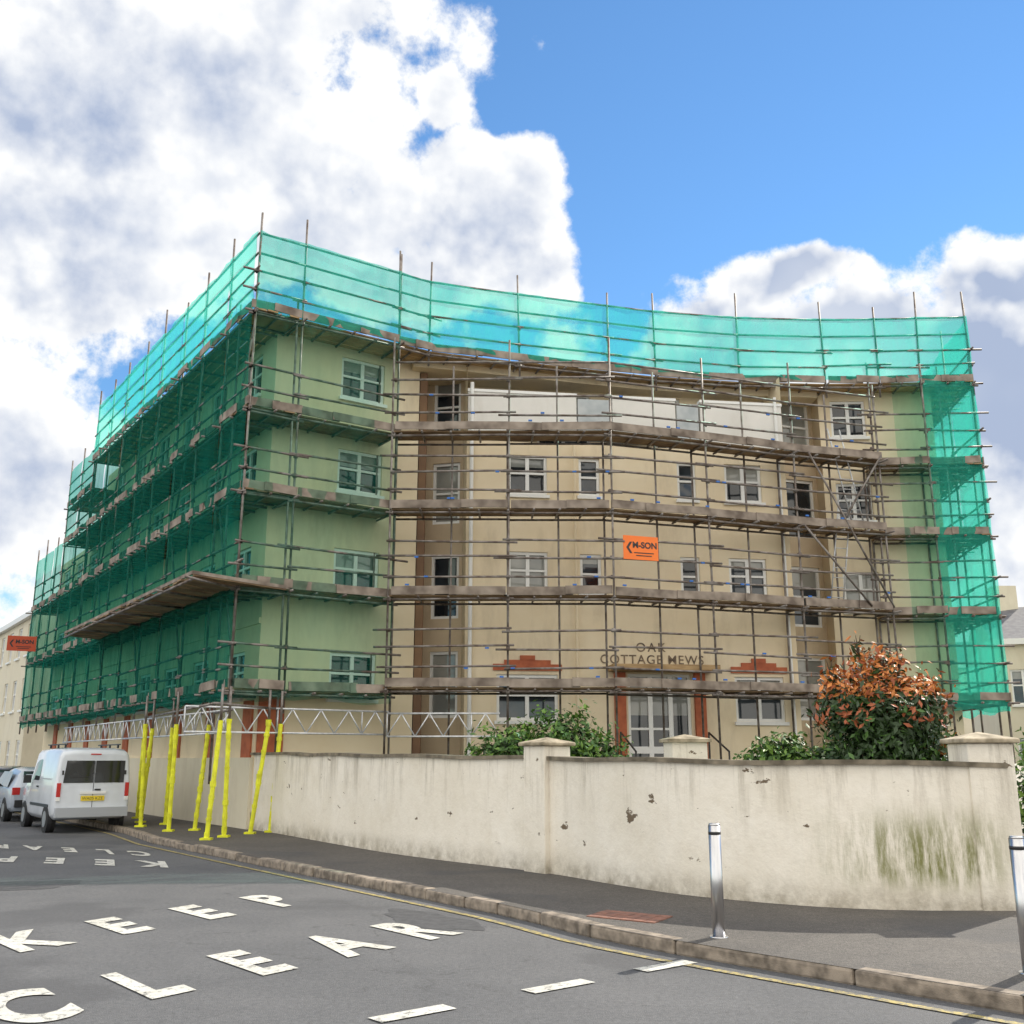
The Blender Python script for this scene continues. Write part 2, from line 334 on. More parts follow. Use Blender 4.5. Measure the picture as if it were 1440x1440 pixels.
# ---------------------------------------------------------------- apartment building
bld=empty('apartment_building')
def wall(mb,a,b,z0,z1,ops,m,depth=.12,frame=True,rev=None):
    a=Vector((*a,0));b=Vector((*b,0));L=(b-a).length;t=(b-a)/L;nrm=Vector((t.y,-t.x,0))
    P=lambda s,z,o=0:a+t*s+nrm*o+Vector((0,0,z))
    S=sorted(set([0,L]+[x for o in ops for x in o[:2]]));Z=sorted(set([z0,z1]+[x for o in ops for x in o[2:4]]))
    for i in range(len(S)-1):
        for j in range(len(Z)-1):
            sc=(S[i]+S[i+1])/2;zc=(Z[j]+Z[j+1])/2
            if any(o[0]<sc<o[1] and o[2]<zc<o[3] for o in ops): continue
            mb.quad(P(S[i],Z[j]),P(S[i+1],Z[j]),P(S[i+1],Z[j+1]),P(S[i],Z[j+1]),m)
    for o in ops:
        s0,s1,w0,w1=o[:4];kind=o[4] if len(o)>4 else 'w2';d=-depth;r=rev or m
        for q in [(P(s0,w0),P(s0,w0,d),P(s0,w1,d),P(s0,w1)),(P(s1,w1),P(s1,w1,d),P(s1,w0,d),P(s1,w0)),
                  (P(s0,w0),P(s1,w0),P(s1,w0,d),P(s0,w0,d)),(P(s0,w1,d),P(s1,w1,d),P(s1,w1),P(s0,w1))]: mb.quad(*q,r)
        mb.quad(P(s0,w0,d),P(s1,w0,d),P(s1,w1,d),P(s0,w1,d),CURT if random.random()<.3 else GLASS)
        if random.random()<.45:
            hb=random.uniform(.2,.5);mb.quad(P(s0,w1-(w1-w0)*hb,d+.004),P(s1,w1-(w1-w0)*hb,d+.004),P(s1,w1,d+.004),P(s0,w1,d+.004),CURT)
        fo=d+.03;fw=.04
        def bar(sa,za,sb,zb,w=fw):
            pa=P(sa,za,fo);pb=P(sb,zb,fo)
            if abs(sa-sb)<1e-6: mb.box((pa+pb)/2,t*w,nrm*.03,Vector((0,0,abs(zb-za)/2)),WHITE)
            else: mb.box((pa+pb)/2,t*abs(sb-sa)/2,nrm*.033,Vector((0,0,w)),WHITE)
        bar(s0+fw,w0,s0+fw,w1);bar(s1-fw,w0,s1-fw,w1);bar(s0,w0+fw,s1,w0+fw);bar(s0,w1-fw,s1,w1-fw)
        if kind=='w2':
            mid=(s0+s1)/2;bar(mid,w0,mid,w1,.05);h=w0+(w1-w0)*.55
            bar(s0,h,s1,h,.03)
        elif kind=='w1': bar(s0,w0+(w1-w0)*.5,s1,w0+(w1-w0)*.5,.03)
        elif kind=='door':
            for k in (.36,.68): bar(s0+(s1-s0)*k,w0,s0+(s1-s0)*k,w1,.06)
            bar(s0,w0+.45,s0+(s1-s0)*.68,w0+.45,.09)
            bar(s0,w0+1.0,s0+(s1-s0)*.68,w0+1.0,.03)
        if kind in('w2','w1') and w1-w0<1.6:
            mb.box(P((s0+s1)/2,w0-.05,.03),t*((s1-s0)/2+.06),nrm*.06,(0,0,.045),WHITE)
mb=MB()
U=Vector((-.569,.822));WG=Vector((.828,.56));WC=Vector((-6.14,25.0))
ZC=[3.75,6.45,9.15,11.75];ZM=[3.75,6.6,9.35,11.75]
SE=WC+U*17.5;SF=WC+U*25
ops=[]
for z in ZC:
    for k in range(6):
        s=17.5-(1.0+k*2.75);ops.append((s-1.3,s,z-.55,z+.6))
wall(mb,tuple(SE),tuple(WC),0.1,12.7,ops,CREAM)
ops=[(s,s+1.3,z-.55,z+.6) for z in ZC[:3] for s in (.8,3.2,5.6)]
wall(mb,tuple(SF),tuple(SE),0.1,10.2,ops,CREAM)
mb.quad((*SE,10.2),(*SF,10.2),(SF.x+6,SF.y+5,10.2),(SE.x+6,SE.y+5,10.2),SLATE)
mb.quad((*SE,10.2),(SE.x+6,SE.y+5,10.2),(SE.x+6,SE.y+5,12.7),(*SE,12.7),CREAM)
WE=WC+WG*4.25
wall(mb,tuple(WC),tuple(WE),0.5,12.7,[(1.85,3.15,z-.55,z+.6) for z in ZC],CREAM)
CL=Vector((-1.25,27.2));CR=Vector((7.9,28.5));cd=(CR-CL).normalized();cn=Vector((-cd.y,cd.x))
r1=WE+Vector((.05,1.1));r2=CL+cn*1.0
mb.quad((*WE,.5),(*r1,.5),(*r1,12.7),(*WE,12.7),COLB)
Lr=(r2-r1).length
wall(mb,tuple(r1),tuple(r2),.5,12.7,[(.3,Lr-.1,z-.95,z+.85,'w1') for z in ZC],BROWN)
mb.beam((WE.x+.12,WE.y+.12,.5),(WE.x+.12,WE.y+.12,12.4),.2,.2,COLB)
mb.quad((*r2,.5),(*CL,.5),(*CL,12.7),(*r2,12.7),CREAM)
ops=[]
for z in ZM[1:3]: ops+=[(1.15,2.25,z-.52,z+.62),(3.15,3.75,z-.5,z+.6,'w1'),(6.0,6.55,z-.5,z+.6,'w1'),(7.4,8.5,z-.52,z+.6)]
ops+=[(.85,2.5,2.7,3.9),(7.4,8.8,2.7,3.9),(4.4,6.15,1.5,3.95,'door')]
wall(mb,tuple(CL),tuple(CR),.5,10.35,ops,CREAM)
T1=CL+cn*1.35;T2=CR+cn*1.35;LT=(T2-T1).length
wall(mb,tuple(T1),tuple(T2),10.35,12.7,[(.5,1.7,11.0,12.35),(2.2,3.8,10.5,12.35),(4.4,5.2,11.,12.35),(5.8,6.6,10.5,12.35),(7.3,8.6,11.,12.35)],CREAM)
mb.quad((*CL,10.352),(*CR,10.352),(*T2,10.352),(*T1,10.352),SLATE)
P=lambda s,z,o=0:Vector((CL.x+cd.x*s-cn.x*o,CL.y+cd.y*s-cn.y*o,z))
def cbox(s0,s1,z0,z1,o0,o1,m):
    c=P((s0+s1)/2,(z0+z1)/2,(o0+o1)/2);mb.box(c,Vector((*cd,0))*(s1-s0)/2,Vector((*cn,0))*(o1-o0)/2,(0,0,(z1-z0)/2),m)
for s0,s1 in [(.02,3.1),(4.15,6.0),(6.75,9.2)]: cbox(s0,s1,10.45,11.75,-.12,.07,WHITEP);cbox(s0-.02,s1+.02,11.75,11.83,-.15,.1,WHITE)
for s0,s1 in [(3.15,4.1),(6.05,6.7)]: cbox(s0,s1,10.48,11.7,-.1,.03,GREYP)
for s0,s1 in [(.75,2.6),(7.3,8.9)]:
    cbox(s0,s1,4.0,4.17,0.002,.05,TERRA);cbox(s0+.3,s1-.3,4.17,4.28,.002,.045,TERRA);cbox((s0+s1)/2-.2,(s0+s1)/2+.2,4.28,4.4,.002,.06,TERRA)
cbox(4.02,4.32,1.2,3.98,.002,.12,TERRA);cbox(6.23,6.53,1.2,3.98,.002,.12,TERRA)
cbox(3.85,6.75,4.0,4.15,.002,.75,BOARDT)
mb.tube(P(3.0,1.2,.14),P(3.0,10.3,.14),.04,CREAM,8)
mb.tube(P(.12,.6,.12),P(.12,12,.12),.055,WHITE,8);mb.tube(P(9.0,.6,.12),P(9.0,12,.12),.045,WHITE,8)
for k in range(4): cbox(4.2,6.4,1.0+k*.15-.15,1.15+k*.15-.002*k,.1,1.4-k*.3,KERB)
for s in(4.1,6.5):
    mb.tube(P(s,2.4,.3),P(s,1.9,1.8),.025,BLACK);mb.tube(P(s,1.2,1.8),P(s,1.9,1.8),.025,BLACK);mb.tube(P(s,1.5,.3),P(s,2.4,.3),.025,BLACK)
q1=CR+cn*1.3;RWs=Vector((9.35,29.65));RWe=Vector((12.75,29.5));q2=RWs+Vector((0,.7))
mb.quad((*CR,.5),(*q1,.5),(*q1,12.7),(*CR,12.7),CREAM)
Lr=(q2-q1).length
wall(mb,tuple(q1),tuple(q2),.5,12.7,[(.1,Lr-.12,z-.95,z+.85,'w1') for z in ZC],BROWN)
mb.quad((*q2,.5),(*RWs,.5),(*RWs,12.7),(*q2,12.7),BROWN)
wall(mb,tuple(RWs),tuple(RWe),.5,12.7,[(.35,1.4,z-.55,z+.6) for z in ZC],CREAM)
BK=[(12.9,40),(-4,46)]
wall(mb,tuple(RWe),BK[0],.5,12.7,[(2,3.2,z-.5,z+.6) for z in ZC],CREAM)
mb.quad((*BK[0],.5),(*BK[1],.5),(*BK[1],12.7),(*BK[0],12.7),CREAM)
mb.quad((*BK[1],.1),(*SE,.1),(*SE,12.7),(*BK[1],12.7),CREAM)
rf=[tuple(WC),tuple(WE),tuple(r1),tuple(r2),tuple(T1),tuple(T2),tuple(q1),tuple(q2),tuple(RWs),tuple(RWe)]+BK+[tuple(SE)]
mb.add([(*p,12.7) for p in rf],[tuple(range(len(rf)))],SLATE)
ev=[(-2.75,26.95),(-1.2,27.35),(.2,27.75),(2.8,28.5),(4.2,28.85),(6.8,29.25),(9.3,29.5)]
eb=[(-3.4,29.0),(-1.4,29.3),(.2,29.5),(2.8,29.9),(4.2,30.1),(6.8,30.5),(9.3,31)]
for i in range(6):
    a,b,c,d=ev[i],ev[i+1],eb[i+1],eb[i];mb.hexa([(*a,12.42),(*b,12.42),(*c,12.42),(*d,12.42),(*a,12.72),(*b,12.72),(*c,12.72),(*d,12.72)],CREAM)
nS=Vector((-.822,-.569))
for s0,s1,z0,z1,o,m in [(.02,25,.1,1.75,.07,FARW)]+[(k*2.75+.15,k*2.75+.75,1.752,3.1,.05,TERRA) for k in range(9)]+[(.02,25,4.95,5.1,.05,CREAM)]:
    a=WC+U*s0+nS*o/2;b=WC+U*s1+nS*o/2;mb.beam((*a,(z0+z1)/2),(*b,(z0+z1)/2),o,z1-z0,m)
a=WC+WG*.05-Vector((WG.y,-WG.x))*-.02;b=WC+WG*.7-Vector((WG.y,-WG.x))*-.02;mb.beam((*a,1.9),(*b,1.9),.06,2.6,TERRA)
mb.build('walls_and_windows',bld)
mb=MB()
tp=P(4.65,4.55,.01);textmesh(mb,'OAK',tp,Vector((*cd,0))*1.0,(0,0,1),LETTER,.34,.004,sp=1.3)
tp=P(3.65,4.22,.01);textmesh(mb,'COTTAGE MEWS',tp,Vector((*cd,0)),(0,0,1),LETTER,.34,.004,sp=1.15)
mb.build('name_lettering',bld)

# ---------------------------------------------------------------- scaffolding
scf=empty('scaffolding')
tb=MB();bd=MB();nt_=MB();cl=MB()
TR=.03
def rj(a): return random.uniform(-a,a)
def run(pts,depth,levels,zb,ztop,zib=None,toe=True,rails=(.5,1.0),over=(.3,.9),side=1,deck=True,inner=True,clips=False):
    inn=off2(pts,depth*side)
    for i,(p,q) in enumerate(zip(pts,inn)):
        h=ztop+random.uniform(*over);tb.tube((p[0]+rj(.03),p[1]+rj(.03),zb),(p[0]+rj(.06),p[1]+rj(.06),h),TR,STEEL)
        if inner: tb.tube((*q,zb if zib is None else zib),(q[0]+rj(.03),q[1]+rj(.03),levels[-1]+.5),TR,STEEL)
        for z in levels:
            d=(Vector(q)-Vector(p)).normalized()
            a=Vector(p)-d*random.uniform(.1,.35);tb.tube((*a,z-.08),(*q,z-.08),TR,STEEL)
    for i in range(len(pts)-1):
        p,q=Vector(pts[i]),Vector(pts[i+1]);pi,qi=Vector(inn[i]),Vector(inn[i+1])
        d=(q-p).normalized();nn=((pi-p)).normalized()
        for z in levels:
            zz=z-.13+rj(.02);tb.tube((*(p-d*.15),zz),(*(q+d*.15),zz+rj(.04)),TR,STEEL)
            if inner: tb.tube((*pi,zz),(*qi,zz),TR,STEEL)
            for r in rails:
                e=rj(.05);tb.tube((*(p-d*random.uniform(.05,.4)-nn*.04),z+r+e),(*(q+d*random.uniform(.05,.4)-nn*.04),z+r+e+rj(.05)),TR,STEEL)
            if deck:
                nb=max(3,int(depth/.235));bm_=BOARDT if z>12 else BOARD
                for k in range(nb):
                    f0=(k+.06)/nb;f1=(k+.97)/nb;e=random.uniform(-.02,.12)
                    a=p.lerp(pi,f0)-d*e;b=q.lerp(qi,f0)+d*e;c=q.lerp(qi,f1)+d*e;g=p.lerp(pi,f1)-d*e
                    z0=z-.04+rj(.008);bd.hexa([(*a,z0),(*b,z0),(*c,z0),(*g,z0),(*a,z0+.038),(*b,z0+.038),(*c,z0+.038),(*g,z0+.038)],bm_)
                for fr in (.25,.5,.75):
                    if fr!=.5 and (q-p).length<2: continue
                    m=p.lerp(q,fr);mi=pi.lerp(qi,fr);tb.tube((*(m-nn*random.uniform(.08,.25)),z-.075),(*mi,z-.075),TR,STEEL)
            if toe:
                a=p-nn*.045-d*rj(.1);b=q-nn*.045+d*rj(.1);m=a.lerp(b,random.uniform(.35,.65));e=rj(.02)
                bd.beam((*a,z+.10+e),(*(m+d*.1),z+.10+rj(.025)),.035,.215,TOE);m2=m-nn*.037;b2=b-nn*.037
                bd.beam((*(m2-d*.1),z+.10+rj(.025)),(*b2,z+.10+rj(.02)),.034,.21,TOE)
            if clips:
                for k in range(3):
                    c=p.lerp(q,random.random())-nn*.08;zz=z+random.choice((.24,.24,.45,.95));cl.box((*c,zz),(*d*.05,0),(*nn*.02,0),(0,0,.02),BLUE)
        for z in levels:
            for r in (-.13,)+tuple(rails): tb.box((p.x,p.y,z+r),(.048,0,0),(0,.048,0),(0,0,.045),STEEL)
    return inn
def net(p,q,z0,z1,o=.06,amp=.035,side=1,mat=None):
    p=Vector(p);q=Vector(q);L=(q-p).length;d=(q-p)/L;n=Vector((-d.y,d.x))*-side
    nx=max(3,int(L/.25));nz=max(3,int((z1-z0)/.25));ph=random.uniform(0,6);vs=[];fs=[]
    for j in range(nz+1):
        for i in range(nx+1):
            u=i/nx;v=j/nz;e=math.sin(math.pi*u)
            w=o+e*amp*(1+math.sin(v*9+ph+u*5))+.018*math.sin(u*23+v*6+ph)+.014*math.sin(u*11-v*31+ph*2)
            s=p+d*L*u+n*w;zz=z0+(z1-z0)*v-(.05*e if j==nz else 0)+(.08*math.sin(u*7+ph)*e if j==0 else 0);vs.append((s.x,s.y,zz))
    for j in range(nz):
        for i in range(nx): a=j*(nx+1)+i;fs.append((a,a+1,a+nx+2,a+nx+1))
    nt_.add(vs,fs,mat or NET)
LV=[3.3,5.7,8.0,10.1,12.65]
C0=Vector((-6.4,23.6))
street=[tuple(C0+U*s) for s in (0,1.9,3.9,5.9,8.0,10.1,12.2,14.3,16.3)]
run(street,1.15,LV,2.75,14.75,zib=.12,side=-1)
far1=[tuple(C0+U*s) for s in (16.3,18.2,20.2)];run(far1,1.15,LV[:4]+[11.6],2.75,13.1,side=-1,zib=.12)
far2=[tuple(C0+U*s) for s in (20.2,22,23.8,25.6)];run(far2,1.15,LV[:3],2.75,10.3,side=-1,zib=.12)
for a,b in zip(street[:-1],street[1:]): net(a,b,3.0,12.6,side=-1,mat=NETD);net(a,b,12.62,14.75,side=-1)
for a,b in zip(far1[:-1],far1[1:]): net(a,b,3.0,13.1,side=-1,mat=NETD)
for a,b in zip(far2[:-1],far2[1:]): net(a,b,3.0,10.2,side=-1,mat=NETD)
for z in (14.15,14.7):
    for a,b in zip(street[:-1],street[1:]): tb.tube((*a,z),(*b,z),TR,STEEL)
wing=[(-6.4,23.6),(-5.35,24.3),(-3.05,25.85)]
run(wing,1.1,LV,2.75,14.75,zib=1.15,side=1)
for a,b in zip(wing[:-1],wing[1:]): net(a,b,3.05,12.6,mat=NETL);net(a,b,12.62,14.75)
top=[(-3.05,25.85),(-2.3,26.35),(.2,27.15),(2.8,27.9),(4.2,28.3),(6.8,28.75),(9.4,28.9),(11.0,28.85),(12.2,28.78),(13.7,28.7)]
run(top,1.05,[12.65],12.2,14.75,side=1,inner=False)
for a,b in zip(top[:-1],top[1:]): net(a,b,12.75,14.72)
for pl in (wing,top):
    for z in (14.15,14.7):
        for a,b in zip(pl[:-1],pl[1:]): tb.tube((*a,z),(*b,z),TR,STEEL)
cen=[(-3.1,25.6),(-.1,25.6),(2.55,25.6),(5.25,26.5),(7.85,27.45),(10.6,28.3)]
LC=[3.45,5.75,8.0,10.1]
run(cen,.8,LC,1.15,12.35,side=1,rails=(.45,.95,1.4),over=(.0,.5),clips=True)
for a,b in zip(cen[:-1],cen[1:]): tb.tube((*a,12.0),(*b,12.0),TR,STEEL)
for a,b in zip(cen[:-1],cen[1:]):
    m=(Vector(a)+Vector(b))/2;tb.tube((m.x,m.y+.8,1.15),(m.x,m.y+.8,12.2),TR,STEEL)
rgt=[(10.6,28.86),(12.2,28.78),(13.7,28.7)]
run(rgt,.7,LV[:4],.2,12.7,side=1,rails=(.5,1.,1.5))
for a,b in zip(rgt[1:-1],rgt[2:]): net(a,b,3.0,12.7)
net((11.3,28.83),(12.2,28.78),3.2,12.7,mat=NETL)
ret=[(13.7,28.7),(13.95,31),(14.2,33.4),(14.45,36),(14.7,38.6)]
run(ret,1.0,LV,.2,14.75,side=1)
for a,b in zip(ret[:-1],ret[1:]): net(a,b,3.0,14.75)
def br(a,b): tb.tube(a,b,TR,STEEL)
br((8.3,27.5,10.1),(10.6,28.2,5.8));br((9.2,27.8,8.1),(10.6,28.2,10.2));br((9.9,27.95,5.8),(8.0,27.4,8.0))
def ladder(a,b,w):
    a,b=Vector(a),Vector(b);w=Vector(w);tb.tube(a-w,b-w,.022,ALU);tb.tube(a+w,b+w,.022,ALU);k=int((b-a).length/.28)
    for i in range(1,k): c=a.lerp(b,i/k);tb.tube(c-w,c+w,.014,ALU,5)
ladder((9.0,28.2,5.8),(9.5,28.35,8.9),(.19,.06,0));ladder((9.9,28.45,8.05),(9.3,28.25,11.0),(.19,.06,0))
for i in range(0,8,2):
    a=street[i];b=street[i+1];br((a[0]+.05,a[1]+.06,3.3),(b[0]+.05,b[1]+.06,8.0));br((b[0]+.05,b[1]+.06,8.0),(a[0]+.05,a[1]+.06,12.6))
fo=[(-7.0,22.15),(-9.5,25.85),(-12.0,29.5),(-14.5,33.2)];fi=[tuple(C0+U*s) for s in (0,3.9,8.0,12.9)]
for i in range(3):
    a,b,c,d=map(Vector,(fo[i],fo[i+1],fi[i+1],fi[i]))
    for k in range(12):
        e=rj(.07);p=a.lerp(b,(k+.05)/12);q=a.lerp(b,(k+.95)/12);r=d.lerp(c,(k+.95)/12);s=d.lerp(c,(k+.05)/12);z=5.62+rj(.02)
        v=(p-s).normalized()*e;p=p+v;q=q+v
        bd.hexa([(*p,z),(*q,z),(*r,z-.02),(*s,z-.02),(*p,z+.04),(*q,z+.04),(*r,z+.02),(*s,z+.02)],BOARD)
    tb.tube((*a,5.55),(*b,5.55),TR,STEEL);m=a.lerp(b,.5)
    for pt,iq in ((a,d),(m,d.lerp(c,.5))): tb.tube((*(pt-(iq-pt)*.15),5.57),(*iq,5.57),TR,STEEL)
a,b,c=Vector(fo[0]),Vector((-5.25,24.35)),C0
bd.hexa([(*a,5.63),(*b,5.63),(*c,5.63),(*(a.lerp(c,.6)),5.63),(*a,5.67),(*b,5.67),(*c,5.67),(*(a.lerp(c,.6)),5.67)],BOARD)
bd.beam((*fo[0],5.70),(*b,5.70),.035,.08,TOE);bd.beam((*fo[0],5.70),(*fo[3],5.70),.035,.08,TOE)
def lattice(a,b,z0,z1,nb):
    a=Vector(a);b=Vector(b)
    tb.tube((*a,z0),(*b,z0),.026,ALU);tb.tube((*a,z1),(*b,z1),.026,ALU)
    for k in range(nb):
        p=a.lerp(b,k/nb);q=a.lerp(b,(k+.5)/nb);r=a.lerp(b,(k+1)/nb)
        tb.tube((*p,z0),(*q,z1),.018,ALU);tb.tube((*q,z1),(*r,z0),.018,ALU)
        if k%3==0: tb.tube((*p,z0),(*p,z1),.018,ALU)
lattice((-7.2,22.95),(-3.05,25.75),2.3,2.85,7);lattice((-3.05,25.5),(-.3,25.5),2.25,2.8,4)
lattice(tuple(C0+U*.2),tuple(C0+U*9),2.3,2.8,12);lattice(tuple(C0+U*9),tuple(C0+U*17),2.3,2.8,12)
for x,y,dx in [(-10.4,29.6,.0),(-9.6,27.6,.1),(-8.7,26.8,0),(-7.8,24.3,.0),(-7.3,24.6,.15),(-6.2,21.75,.12),(-6.05,22.5,-.05),(-5.75,23.5,.25),(-5.42,24.0,.1),(-9.0,25.9,-.1)]:
    zt_=2.5;base=Vector((x,y,.12));tp=Vector((x+dx,y+abs(dx)*.5,zt_))
    cl.tube(base,tp,.05,YEL,8);tb.tube(tp,tp+Vector((0,0,.75)),TR,STEEL)
    for k in range(9):
        f=random.random();c=base.lerp(tp,f);cl.tube(c,c+Vector((0,0,random.uniform(.04,.16))),(random.uniform(.052,.068),random.uniform(.052,.068)),YEL,8)
    cl.box(base+Vector((0,0,.02)),(.11,0,0),(0,.11,0),(0,0,.02),YEL)
tb.tube((-6.2,21.75,2.85),(-5.42,24.3,2.85),TR,STEEL);tb.tube((-6.2,21.75,2.85),(-10.4,29.6,2.85),TR,STEEL)
tb.tube((-6.05,22.5,2.75),(-6.9,24.2,2.75),TR,STEEL)
tb.build('tubes',scf,True);bd.build('boards',scf);nt_.build('debris_netting',scf,True);cl.build('wraps_and_clips',scf)
def sign(name,c,t,w,h,m,lines):
    e=empty(name);mb=MB();c=Vector(c);t=Vector((*t,0)).normalized();nn=Vector((t.y,-t.x,0))
    mb.box(c,t*w/2,nn*.008,(0,0,h/2),m)
    f=c+nn*.012
    for i,(txt,sz,ox,oz) in enumerate(lines): textmesh(mb,txt,f+t*ox+Vector((0,0,oz)),t,(0,0,1),BLACK,sz,.008)
    a=f+t*(-w*.42);
    for sgn in (1,-1): mb.add([a,a+t*.07,a+t*.17+Vector((0,0,sgn*.15)),a+t*.1+Vector((0,0,sgn*.15))],[(0,1,2,3) if sgn<0 else (3,2,1,0)],BLACK)
    for k in range(2): mb.box(f+t*.08+Vector((0,0,-.13-.07*k)),t*(.28-.06*k),nn*.002,(0,0,.012),BLACK)
    mb.build('board',e);return e
sign('scaffold_company_sign',(3.3,25.72,6.97),(.947,.32),.98,.62,ORANGE,[('M-SON',.22,-.24,.0)])
sign('scaffold_company_sign',(-20.4,42.7,6.4),(.9,.43),1.1,.62,REDSIGN,[('M-SON',.22,-.24,.0)])

# ---------------------------------------------------------------- bollards
def bollard(x,y,h):
    e=empty('bollard',(x,y,.12));mb=MB()
    mb.tube((0,0,-.05),(0,0,h-.02),.057,SSTEEL,24);mb.tube((0,0,h-.02),(0,0,h),(.057,.048),SSTEEL,24);mb.tube((0,0,h-.1),(0,0,h-.075),.0585,BLACK,24)
    mb.tube((0,0,-.01),(0,0,.008),.085,SSTEEL,24)
    o=mb.build('post',e);
    for p in o.data.polygons: p.use_smooth=len(p.vertices)==4
bollard(1.9,10.05,1.0);bollard(3.95,8.4,1.0)

# ---------------------------------------------------------------- vehicles
def vehicle(name,loc,head,st,paintm,glasses,wheels,wr,details):
    e=empty(name,loc,math.atan2(head[1],head[0]));mb=MB();rings=[]
    for x,zb,zbelt,zr,w,wrf in st:
        half=[(w*.86,zb),(w*.97,zb+.1),(w,zb+.3),(w*.985,zbelt),(wrf+ (w*.985-wrf)*.15,zr-.14 if zr-zbelt>.2 else (zr+zbelt)/2),(wrf*.93,zr-.04 if zr-zbelt>.2 else zr),(wrf*.6,zr)]
        rings.append([(x,y,z) for y,z in half]+[(x,-y,z) for y,z in half[::-1]])
    n=len(rings[0]);vs=[p for r in rings for p in r];fs=[]
    for i in range(len(rings)-1):
        for k in range(n): a=i*n+k;b=i*n+(k+1)%n;fs.append((a,b,b+n,a+n))
    fs.append(tuple(range(n-1,-1,-1)));fs.append(tuple(range((len(rings)-1)*n,len(rings)*n)))
    mb.add(vs,fs,paintm);o=mb.build('body',e,False,bevel=.025)
    for p in o.data.polygons: p.use_smooth=len(p.vertices)==4
    mb=MB()
    for q in glasses: mb.add(q,[tuple(range(len(q)))],GLASS)
    mb.build('windows',e)
    mb=MB()
    for x in wheels:
        for sy,y in ((1,st[3][4]),(-1,-st[3][4])):
            mb.tube((x,y-sy*.2,wr),(x,y+sy*.012,wr),wr,RUBBER,24);mb.tube((x,y,wr),(x,y+sy*.02,wr),wr*.62,HUB,14);mb.tube((x,y-sy*.1,wr),(x,y+sy*.006,wr),wr*1.13,BLACK,24)
    mb.build('wheels',e);mb=MB();details(mb);mb.build('fittings',e,bevel=.008);return e
vst=[(0,.42,1.15,1.86,.84,.76),(.06,.34,1.15,1.93,.87,.79),(.3,.3,1.15,1.98,.88,.79),(1.5,.28,1.15,2.0,.88,.79),(2.7,.28,1.15,1.98,.88,.78),(2.95,.28,1.15,1.92,.88,.74),(3.55,.3,1.12,1.22,.87,.72),(4.15,.32,.95,1.02,.82,.68),(4.3,.4,.75,.8,.72,.6)]
g=[]
for s in (1,-1):
    q=[(1.95,s*.872,1.2),(2.85,s*.872,1.2),(2.62,s*.80,1.74),(1.95,s*.805,1.76)];g.append(q if s<0 else q[::-1])
    y0,y1=(.015,.70) if s>0 else (-.70,-.015)
    g.append([(-.012,y1,1.16),(-.012,y0,1.16),(-.012,y0,1.68),(-.012,y1-(.05 if s>0 else 0),1.68)])
g.append([(3.5,-.66,1.26),(3.5,.66,1.26),(3.03,.6,1.86),(3.03,-.6,1.86)])
def vd(mb):
    for s in (1,-1):
        mb.box((-.005,s*.785,1.0),(.03,0,0),(0,.045,0),(0,0,.16),REDL);mb.box((-.005,s*.785,.79),(.028,0,0),(0,.042,0),(0,0,.045),WHITE)
        mb.box((2.75,s*1.0,1.22),(.05,0,0),(0,.09,0),(0,0,.1),BLACK)
        for x in (.5,1.3,2.2): mb.box((x,s*.62,2.03),(.03,0,0),(0,.02,0),(0,0,.05),BLACK)
        mb.beam((.3,s*.62,2.07),(2.5,s*.62,2.07),.03,.03,BLACK)
        mb.box((1.6,s*.885,.62),(1.1,0,0),(0,.008,0),(0,0,.035),BLACK)
        mb.box((2.0,s*.886,1.05),(.09,0,0),(0,.012,0),(0,0,.02),BLACK)
        mb.box((1.0,s*.882,1.25),(.5,0,0),(0,.004,0),(0,0,.012),BUMP)
        mb.box((-.015,s*.72,1.4),(.012,0,0),(0,.02,0),(0,0,.05),BLACK)
    mb.box((-.02,0,.48),(.07,0,0),(0,.83,0),(0,0,.11),BUMP)
    mb.box((-.004,0,1.05),(.006,0,0),(0,.006,0),(0,0,.62),BLACK)
    mb.box((-.03,.0,.80),(.012,0,0),(0,.27,0),(0,0,.058),PLATE)
    mb.box((-.02,0,.93),(.02,0,0),(0,.3,0),(0,0,.03),WHITE)
    mb.box((-.03,-.1,1.0),(.015,0,0),(0,.07,0),(0,0,.02),BLACK)
    mb.box((-.02,.3,1.3),(.01,0,0),(0,.22,0),(0,0,.01),BLACK)
    mb.box((.02,0,1.83),(.04,0,0),(0,.12,0),(0,0,.015),REDL)
    textmesh(mb,'WA05 KZE',(-.044,.245,.765),(0,-1,0),(0,0,1),BLACK,.1)
vehicle('parked_van',(-10.12,25.62,0),(-.569,.822),vst,VANP,g,[.75,3.45],.31,vd)
cst=[(0,.4,.85,.95,.74,.6),(.08,.3,.88,1.05,.83,.62),(.35,.27,.9,1.42,.86,.6),(1.3,.25,.92,1.5,.87,.62),(2.1,.25,.92,1.44,.87,.6),(2.85,.26,.9,.98,.86,.66),(3.7,.28,.78,.84,.82,.62),(4.05,.38,.6,.66,.68,.5)]
def cglass():
    g=[]
    for s in (1,-1):
        q=[(.45,s*.868,.95),(2.6,s*.868,.95),(2.05,s*.73,1.37),(.55,s*.73,1.37)];g.append(q if s<0 else q[::-1])
    g.append([(.07,.55,.98),(.07,-.55,.98),(.31,-.5,1.38),(.31,.5,1.38)]);g.append([(2.8,-.6,1.0),(2.8,.6,1.0),(2.14,.54,1.42),(2.14,-.54,1.42)]);return g
